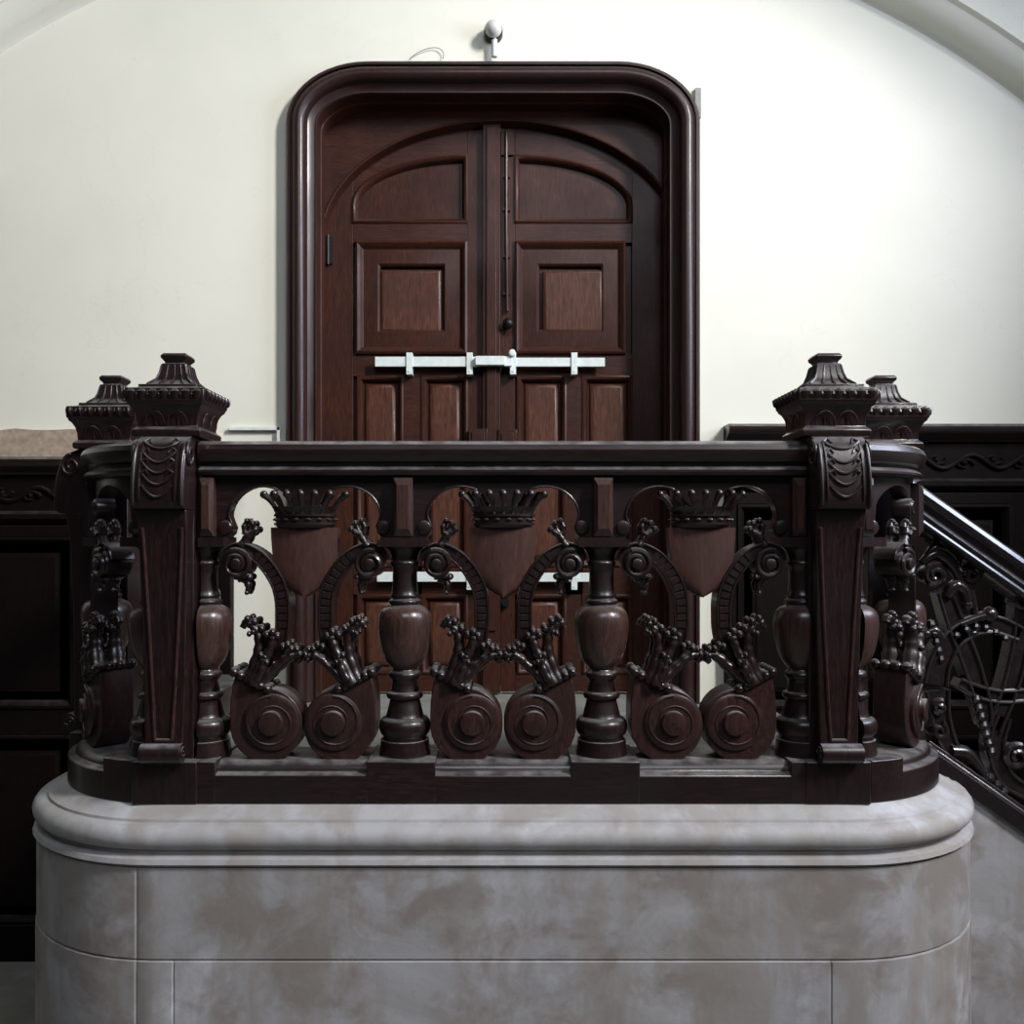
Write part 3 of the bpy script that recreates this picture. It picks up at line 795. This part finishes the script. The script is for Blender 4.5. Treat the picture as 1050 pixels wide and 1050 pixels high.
# ---- straight front
front = empty('balustrade', 'straight front run of the carved dark oak balustrade with three crowned shields', 'balustrade', (0, 0, .03), 'balustrade runs around the landing')
foff = (0, 0, -.03)
PF = CXA-.067                             # newel faces
b = MB(); b.sweep([((-PF, 0), (0,-1)), ((PF, 0), (0,-1))], HR)
o = b.build('handrail', W_H, front, angle=28); o.location = foff
xb = [-2*.5402+.5402/2, -.2701, .2701, .5402*1.5]
xb = [-PF, -.2701, .2701, PF]
bays = [-.5402, 0.0, .5402]
b = MB(); b.sweep([((-PF, 0), (0,-1)), ((PF, 0), (0,-1))], base_prof(True))
for cx in xb[1:-1]: b.box(cx-34*S, cx+34*S, -.1005, .10, .0302, BASE_BLOCK_TOP)
b.box(-PF, -PF+22*S, -.1005, .10, .0302, BASE_BLOCK_TOP); b.box(PF-22*S, PF, -.1005, .10, .0302, BASE_BLOCK_TOP)
o = b.build('base_rail', W_H, front, bevel=.0025); o.location = foff
b = MB()
low = []
for bx in bays: low += fret_lower(bx)
b.prism([(-PF, .903), (-PF, zz(551))] + low + [(PF, zz(551)), (PF, .903)], -.024, .024)
for bx in bays:
    for sg in (-1, 1):
        cx, cz = bx+sg*80*S, zz(541); b.disc(cx, cz, 7*S, -.034, -.02, 22, .004)
        e = [(x, -.026, z) for x, z in (fret_lower(bx)[3:17] if sg < 0 else fret_lower(bx)[-17:-3])]
        b.tube(e, .004, 6)
o = b.build('fretted_board', W_H, front, bevel=.002); o.location = foff
baluster(front, -PF, 0, -PI/2, PI/2, foff, False, 1)
baluster(front, xb[1], 0, off=foff); baluster(front, xb[2], 0, off=foff)
baluster(front, PF, 0, PI/2, 1.5*PI, foff, False, -1)
for bx in bays:
    scroll(front, bx, 1, off=foff); scroll(front, bx, -1, off=foff); shield(front, bx, foff)

# ---- rounded corners
def corner(side, label):
    r = empty('balustrade', label, 'balustrade', (side*(CXA+.22), .1, .03), 'balustrade runs around the landing')
    off = (-r.location.x, -.1, -.03)
    u0, u1 = .068, R0*PI/2-.072
    wf = warp_arc(side)
    b = MB(); b.sweep(arc_path(side, u0, u1, 18), HR); o = b.build('handrail', W_H, r, angle=28); o.location = off
    b = MB(); b.sweep(arc_path(side, 0.068, R0*PI/2+.12 if False else R0*PI/2, 18), base_prof(True))
    b.sweep(arc_path(side, .068, .15, 6), base_prof(False))
    o = b.build('base_rail', W_H, r, bevel=.0025); o.location = off
    # fretted board, bent
    b = MB(wf)
    c = u0+.075+.15
    lowp = [(u0, zz(551)), (u0+.045, zz(551)), (u0+.06, zz(546)), (u0+.066, zz(538)), (u0+.062, zz(530))]
    for k in range(1, 21):
        a = PI-PI*k/20; lowp.append((u0+.165+.103*math.cos(a), zz(528)+.085*math.sin(a)))
    lowp += [(u1-.02, zz(551)), (u1, zz(551))]
    # strips so that the board bends
    import bisect
    N_ = 48
    xs = [u0+(u1-u0)*k/N_ for k in range(N_+1)]
    def zl(x):
        if x < lowp[3][0]: return zz(551)
        d = (x-(u0+.165))/.103
        if abs(d) < 1: return max(zz(551), zz(528)+.085*math.sqrt(1-d*d))
        return zz(551)
    vs = []
    for x in xs:
        vs += [(x, -.024, zl(x)), (x, -.024, .903), (x, .024, .903), (x, .024, zl(x))]
    fs = [(0,1,2,3), tuple(N_*4+k for k in (3,2,1,0))]
    for i in range(N_):
        for k in range(4):
            k2 = (k+1) % 4; fs.append((i*4+k, i*4+4+k, i*4+4+k2, i*4+k2))
    b.add(vs, fs)
    b.disc(u0+.05, zz(541), 7.5*S, -.034, -.02, 22, .004); b.disc(u0+.247, zz(519), 10*S, -.034, .02, 22, .004)
    b.tube([(u0+.247+.016*math.cos(t), -.034, zz(519)+.016*math.sin(t)) for t in [q*.4 for q in range(14)]], .005, 6)
    o = b.build('fretted_board', W_H, r); o.location = off
    baluster(r, u0, 0, -PI/2, PI/2, off, False, 1, wf)
    baluster(r, u1, 0, PI/2, 1.5*PI, off, False, -1, wf)
    scroll(r, u0+.342, 1, wf, off, .95)
    return r
corner(1, 'rounded corner run of the carved balustrade beside the stair')
corner(-1, 'rounded corner run of the carved balustrade in deep shadow away from the stair')

# ---- left return to the wall
X2 = CXA+R0-.012
Y2 = .34
ret = empty('balustrade', 'short plain return of the balustrade running back to the wall', 'balustrade', (-X2, 1.0, .03), 'balustrade runs around the landing')
roff = (X2, -1.0, -.03)
pth = [((-X2, WALL_Y-.10), (-1, 0)), ((-X2, Y2+.068), (-1, 0))]
b = MB(); b.sweep(pth, HR); o = b.build('handrail', W_H, ret, angle=28); o.location = roff
b = MB(); b.sweep(pth, base_prof(True)); o = b.build('base_rail', W_H, ret); o.location = roff
b = MB(); b.box(-X2-.024, -X2+.024, Y2+.068, WALL_Y-.10, zz(515), .903); o = b.build('fretted_board', W_H, ret); o.location = roff
for yy in (Y2+.33, Y2+.75): 
    o = baluster(ret, -X2, yy, off=roff)

# ================================================================== NEWELS
def newel(label, cx, cy, ang, console=True):
    r = empty('newel_post', label, 'newel post', (cx, cy, .03), 'carved newel posts of the landing')
    r.rotation_euler = (0, 0, ang)
    def put(mb, nm, mat=W_V, par=None, **k):
        o = mb.build(nm, mat, par or r, **k)
        if not par: o.location = (0, 0, -.03)
        return o
    b = MB(); b.square([(.066, .10), (.066, 1.004)], 0, 0); put(b, 'shaft', bevel=.003)
    b = MB(); b.box(-.086, .086, -.1035, .10, .0301, .1425); put(b, 'base_block', bevel=.003)
    # cap
    b = MB()
    b.square([(.088, 1.003), (.091, 1.008), (.091, 1.020), (.084, 1.026), (.080, 1.030), (.081, 1.048), (.085, 1.066), (.092, 1.080), (.100, 1.088), (.100, 1.092), (.104, 1.096), (.105, 1.124), (.102, 1.130), (.082, 1.134),
              (.078, 1.136), (.078, 1.143), (.062, 1.146), (.051, 1.152), (.0435, 1.163), (.0375, 1.180), (.0335, 1.203), (.033, 1.206), (.0265, 1.208), (.0265, 1.212), (.0345, 1.221), (.0355, 1.228), (.030, 1.235), (.010, 1.238)], 0, 0)
    cap = put(b, 'cap', bevel=.0015)
    b = MB()
    for s_ in range(4):
        a = PI/2*s_; ca, sa = math.cos(a), math.sin(a)
        def T(x, y, z): return (x*ca-y*sa, x*sa+y*ca, z)
        for k in range(7):
            x = -.087+.174*k/6
            b.tube([T(x, -.103, 1.126), T(x, -.107, 1.119), T(x, -.1065, 1.108), T(x, -.102, 1.099)], [.007, .0125, .010, .003], 12, .38)
            if k < 6: b.tube([T(x+.0145, -.104, 1.122), T(x+.0145, -.1075, 1.112), T(x+.0145, -.104, 1.101)], [.003, .005, .002], 6, .5)
        for k in range(2):
            x = -.030+.060*k
            pts = [T(x+.026*math.cos(t), -.0825-.007*(1+math.sin(t))*.7, 1.036+.034*math.sin(t)) for t in [PI*q/10 for q in range(11)]]
            b.tube(pts, .0016, 5); b.tube([T(x, -.080, 1.034), T(x, -.084, 1.054)], .0026, 6)
        for k in (-1, -.45, .1, .6, 1):
            b.tube([T(k*.060, -.0615, 1.1465), T(k*.042, -.0437, 1.163), T(k*.036, -.0377, 1.180), T(k*.031, -.0336, 1.203)], [.0036, .0030, .0024, .0018], 6)
    put(b, 'carved_leaves', par=cap)
    if not console: return r
    # scrolled console on the front: head, tapered leg, foot roll
    h = MB(); hw = .068
    prof = [(-.06, .806), (-.134, .806), (-.148, .811), (-.153, .824), (-.153, .85), (-.150, .885), (-.144, .920), (-.135, .952), (-.122, .978), (-.106, .994), (-.086, 1.002), (-.06, 1.003)]
    h.prismx(prof, -hw, hw)
    for sx in (-1, 1):
        vs = []
        for k in range(24):
            t = k/23; a = PI*.5+t*2*PI*1.4; rr = .030*(1-t*.75)
            vs.append((sx*(hw+.002), -.105-rr*math.cos(a)*-1*1.0, .952+rr*math.sin(a)*1.2))
        h.tube(vs, lerp_list([.006, .005, .004], 24), 6)
        h.tube([(sx*(hw-.006), -.154, .816), (sx*(hw-.006), -.156, .85), (sx*(hw-.006), -.153, .885), (sx*(hw-.006), -.147, .92), (sx*(hw-.006), -.138, .952), (sx*(hw-.006), -.125, .979)], .0055, 6)
    head = put(h, 'console_head', bevel=.0025)
    sw = MB()
    def front_y(z):
        zs = [.806, .824, .85, .885, .92, .952, .978, .994]; ys = [-.148, -.153, -.153, -.150, -.144, -.135, -.122, -.106]
        for i in range(7):
            if z <= zs[i+1]: return ys[i]+(ys[i+1]-ys[i])*(z-zs[i])/(zs[i+1]-zs[i])
        return -.104
    for i, zt in enumerate((.985, .958, .930, .900, .868)):
        wv = .046-.0016*i; dr = .030 if i else .020
        pts = []
        for k in range(13):
            u = -1+2*k/12; z = zt-dr*(1-u*u); pts.append((u*wv, front_y(z)-.002, z))
        sw.tube(pts, .0038, 6)
        if i < 4:
            for u in (-1, 1): sw.tube([(u*wv*1.0, front_y(zt)-.002, zt), (u*wv*.72, front_y(zt+.012)-.003, zt+.008), (u*wv*.55, front_y(zt-.006)-.003, zt-.004)], [.004, .0045, .002], 6)
    for u in (-1, 1): sw.tube([(u*.047, front_y(z)-.002, z) for z in (.985, .95, .91, .88, .85, .83)], [.003, .0045, .003, .0045, .004, .002], 6)
    put(sw, 'carved_swags', par=head)
    lg = MB()
    zt, zb = .806, .150
    secs = [(zt, .066, -.126), (.76, .064, -.116), (.70, .0625, -.110), (.5, .058, -.104), (.3, .053, -.103), (.20, .050, -.106), (zb, .049, -.112)]
    vs = []; fs = []
    for z, hw_, yf in secs: vs += [(-hw_, yf, z), (hw_, yf, z), (hw_, -.06, z), (-hw_, -.06, z)]
    for j in range(len(secs)-1):
        for k in range(4):
            k2 = (k+1) % 4; fs.append((j*4+k, j*4+k2, j*4+4+k2, j*4+4+k))
    fs += [(0,1,2,3), tuple((len(secs)-1)*4+k for k in (3,2,1,0))]
    lg.add(vs, fs)
    legp = put(lg, 'tapered_leg', W_V, bevel=.003)
    fr = MB()
    for sx in (-1, 1):
        fr.tube([(sx*(hw_-.012-.016*(.76-z)/.56), yf-.001, z) for z, hw_, yf in secs[1:-1]], .0048, 8)
    fr.tube([(-.022, -.107, .20), (.022, -.107, .20)], .0048, 8)
    fr.build('raised_edging', W_SCROLL, legp)
    ro = MB()
    n = 24
    vs = []
    for x in (-.054, .054):
        for k in range(n): vs.append((x, -.118+.026*math.cos(2*PI*k/n), .168+.026*math.sin(2*PI*k/n)))
    ro.add(vs, [tuple(range(n)), tuple(reversed(range(n, 2*n)))] + [(k, k+n, (k+1) % n+n, (k+1) % n) for k in range(n)])
    for sx in (-1, 1):
        ro.tube([(sx*.055, -.118+.018*(1-t/9)*math.cos(t), .168+.018*(1-t/9)*math.sin(t)) for t in [q*.5 for q in range(16)]], .004, 6)
    put(ro, 'foot_roll', bevel=.003)
    return r
newel('front newel post with scalloped console at the corner away from the stair', -CXA-.008, 0, 0)
newel('front newel post with scalloped console at the corner beside the stair', CXA-.002, 0, 0)
newel('rear newel post in deep shadow whose console faces the dark panelling', -X2-.018, Y2, -PI/2)
newel('rear newel post with square finial cap where the stair handrail begins', X2-.014, Y2, 0, console=False)

# ================================================================== STAIR
SL = .70
XS = CXA+R0+.055
st = empty('stone_staircase', 'stone flight of steps with plain side wall under the stair balustrade', 'staircase', (2.2, .9, GROUND))
soff = (-2.2, -.9, -GROUND)
b = MB()
rise = -GROUND/7; run = rise/SL
for i in range(7):
    x0 = 1.22 if i == 0 else XS+.02+i*run
    if i == 0: continue
    b = MB(); b.box(XS+.02+(i-1)*run, XS+.02+i*run, .441, WALL_Y-.07, GROUND, -i*rise)
    o = b.build('step', STONE, st, bevel=.006); o.location = soff
b = MB()
def string_bot(x): return PZ(794, .27)-SL*(x-PX(963, .27))
xe = XS+.02+6*run+.1
xa = CXA+R0+.186
poly = [(xa, GROUND), (xa, string_bot(xa)), (xe, string_bot(xe)), (xe, GROUND)]
b.prism(poly, .275, .44)
o = b.build('side_wall', STONE, st); o.location = soff

sr = empty('stair_balustrade', 'glossy dark oak stair balustrade with sloping handrail and pierced leaf scrolls', 'balustrade', (XS, Y2, .03))
sroff = (-XS, -Y2, -.03)
def sput(mb, nm, par=None, **k):
    o = mb.build(nm, W_STAIR, par or sr, **k)
    if not par: o.location = sroff
    return o
xh = X2+.055
hz = PZ(505, .27)-SL*(xh-PX(944, .27))
x_end = 2.75
c = Y2-.015
b = MB()
b.prismx([(c-.035, hz-.078), (c-.050, hz-.072), (c-.055, hz-.060), (c-.048, hz-.048), (c-.040, hz-.044), (c-.042, hz-.022), (c-.055, hz-.012), (c-.060, hz+.002), (c-.052, hz+.018), (c-.035, hz+.030), (c, hz+.036), (c+.035, hz+.030), (c+.052, hz+.018), (c+.060, hz+.002), (c+.05, hz-.04), (c+.05, hz-.07), (c+.035, hz-.078)], xh, x_end, SL)
sput(b, 'handrail', angle=28)
b = MB(); b.prismx([(c-.032, hz-.112), (c-.064, hz-.108), (c-.075, hz-.100), (c-.078, hz-.092), (c-.074, hz-.084), (c-.064, hz-.078), (c-.030, hz-.074), (c+.03, hz-.074), (c+.03, hz-.112)], xh, x_end, SL)
sput(b, 'lower_moulding', angle=28)
b = MB()
x0 = XS+.045
zt_ = PZ(757, .27)-SL*(x0-PX(951, .27)); zb_ = string_bot(x0)
b.prismx([(c-.065, zb_), (c-.065, zt_-.03), (c-.058, zt_-.02), (c-.045, zt_-.016), (c-.04, zt_), (c+.06, zt_), (c+.06, zb_)], x0, x_end, SL)
sput(b, 'string_board', bevel=.002)
def orn(shift):
    def q(px, py, y=0.0): return (PX(px, .30)+shift, c+y, PZ(py, .30)-SL*shift)
    def q2(px, py): p = q(px, py); return (p[0], p[2])
    K = .0030
    b = MB()
    def band(pts, w, y0=-.026, y1=.026):
        pp = spline([q2(*p) for p in pts], 4); ww = [x*K*1.5 for x in lerp_list(w, len(pp))]
        b.ribbon(pp, ww, c+y0, c+y1)
        for sg in (1, -1):
            e = []
            for i in range(len(pp)):
                a, d = pp[max(i-1,0)], pp[min(i+1,len(pp)-1)]; dx, dz = d[0]-a[0], d[1]-a[1]; l = math.hypot(dx, dz) or 1
                e.append((pp[i][0]-sg*dz/l*ww[i]*.85, c+y0-.002, pp[i][1]+sg*dx/l*ww[i]*.85))
            b.tube(e, .006, 8)
    band([(968, 606), (981, 643), (996, 682), (1008, 722), (1012, 745)], [5, 6.5, 6.5, 5.5, 3])
    band([(959, 702), (963, 682), (974, 659), (994, 644), (1019, 640), (1046, 650)], [9, 8, 7.5, 7, 6.5, 5])
    band([(1049, 612), (1047, 654), (1036, 703), (1019, 748)], [5, 6, 6, 5])
    band([(984, 700), (1002, 709), (1025, 714), (1052, 713)], [3, 4.5, 4.5, 4.5])
    band([(961, 708), (964, 735), (974, 765), (990, 785)], [9, 7, 6, 4])
    band([(1029, 735), (1021, 766), (1031, 797), (1052, 812)], [5, 6, 6, 5])
    main = sput(b, 'scroll_panel')
    def vol(px, py, r, turns=1.6, sg=1, a0=1.2):
        v = MB(); pts = []
        for k in range(34):
            t = k/33; a = a0+sg*t*2*PI*turns; rr = r*(1-.75*t)*K
            x, y_, z = q(px, py); pts.append((x+rr*math.cos(a), c-.030-.006*t, z+rr*math.sin(a)))
        v.tube(pts, lerp_list([.011, .010, .006], 34), 7, 1.2)
        x, y_, z = q(px, py); v.disc(x, z, r*K*.92, c-.026, c+.026, 26, .006)
        v.build('volute', W_STAIR, main)
    vol(958, 590, 12); vol(995, 590, 8.5, 1.2, -1); vol(1041, 776, 13, 1.5, 1); vol(962, 725, 7, 1.3); vol(962, 749, 8, 1.3, -1); vol(1047, 617, 8, 1.2)
    l = MB()
    def spray(pts, rad, knob=0, y=-.02):
        pp = spline([q(px, py, y) for px, py in pts], 4)
        l.tube(pp, [r*K for r in lerp_list(rad, len(pp))], 14, 1.3)
        if knob: l.ball(q(pts[-1][0], pts[-1][1], y-.004), knob*K, 10)
    spray([(946, 577), (958, 568), (972, 575), (983, 592), (991, 611)], [4, 6, 6, 5, 4])
    spray([(950, 570), (960, 561), (972, 564), (982, 575)], [3, 5, 5, 3], 4)
    spray([(970, 612), (978, 600), (988, 606), (991, 620)], [5, 6, 6, 5], 6, -.026)
    spray([(996, 606), (1000, 632), (998, 650)], [4, 4, 3], 5)
    spray([(984, 640), (1000, 634), (1014, 630)], [4, 5, 6], 8.5, -.024)
    for t in range(5): l.ball(q(955+t*2.5, 640+t*9, -.022), (5.5-.3*t)*K, 9, (1, 1.2, 1)); 
    for t in range(7): l.ball(q(1000+t*2.5, 716+t*9, -.028), 5.2*K, 9, (1.1, 1.2, 1))
    for t in range(6): l.ball(q(994+t*7, 776+t*7, -.024), 5.5*K, 9)
    for t in range(6): l.ball(q(980+t*10, 651-math.sin(t*.7)*9, -.032), 3.8*K, 8)
    spray([(975, 770), (990, 772), (1002, 784), (1010, 796)], [7, 7, 6, 4], 5)
    spray([(966, 655), (958, 646), (950, 650)], [5, 5, 4], 5)
    l.build('leaf_carving', W_STAIR, main)
for sft in (0, .46, .92): orn(sft)

# ================================================================== CAMERA, LIGHT
cd = bpy.data.cameras.new('camera'); cam = bpy.data.objects.new('camera', cd); COL.objects.link(cam)
cam.location = (0, -D, ZC); cam.rotation_euler = (PI/2, 0, 0)
cd.sensor_width = 36; cd.lens = F/1050*36; cd.shift_x = 9/1050; cd.shift_y = 25/1050; cd.clip_start = .05
SC.camera = cam

def area(name, loc, target, sx, sy, power, col, spread=180):
    l = bpy.data.lights.new(name, 'AREA'); l.shape = 'RECTANGLE'; l.size = sx; l.size_y = sy; l.energy = power; l.color = col
    l.spread = math.radians(spread)
    o = bpy.data.objects.new(name, l); COL.objects.link(o); o.location = loc
    o.rotation_euler = (Vector(target)-Vector(loc)).to_track_quat('-Z', 'Y').to_euler(); return o
area('window_daylight_right', (4.8, -3.3, 5.6), (-1.3, 1.5, 1.2), .9, 1.8, 182, (.99, .975, .97), 84)
area('stair_window_daylight', (3.57, -.25, 2.75), (1.0, -.25, 2.74), 1.5, 1.9, 96, (.68, .76, 1.0), 128)
area('window_daylight_front', (.6, -4.4, 4.6), (0.0, .4, .4), 2.4, 1.6, 108, (.85, .89, 1.0))
area('daylight_beyond_door', (.1, 3.6, 2.2), (0, 1.95, 0), 1.2, 1.2, 60, (1.0, .98, .94))
wd = bpy.data.worlds.new('world'); SC.world = wd; wd.use_nodes = True
bg = wd.node_tree.nodes['Background']; bg.inputs[0].default_value = (.80, .88, 1.0, 1); bg.inputs[1].default_value = .025

vs_ = SC.view_settings
vs_.view_transform = 'Standard'; vs_.look = 'None'; vs_.gamma = 1; vs_.use_curve_mapping = False
vs_.exposure = 0.0
SC.cycles.max_bounces = 6
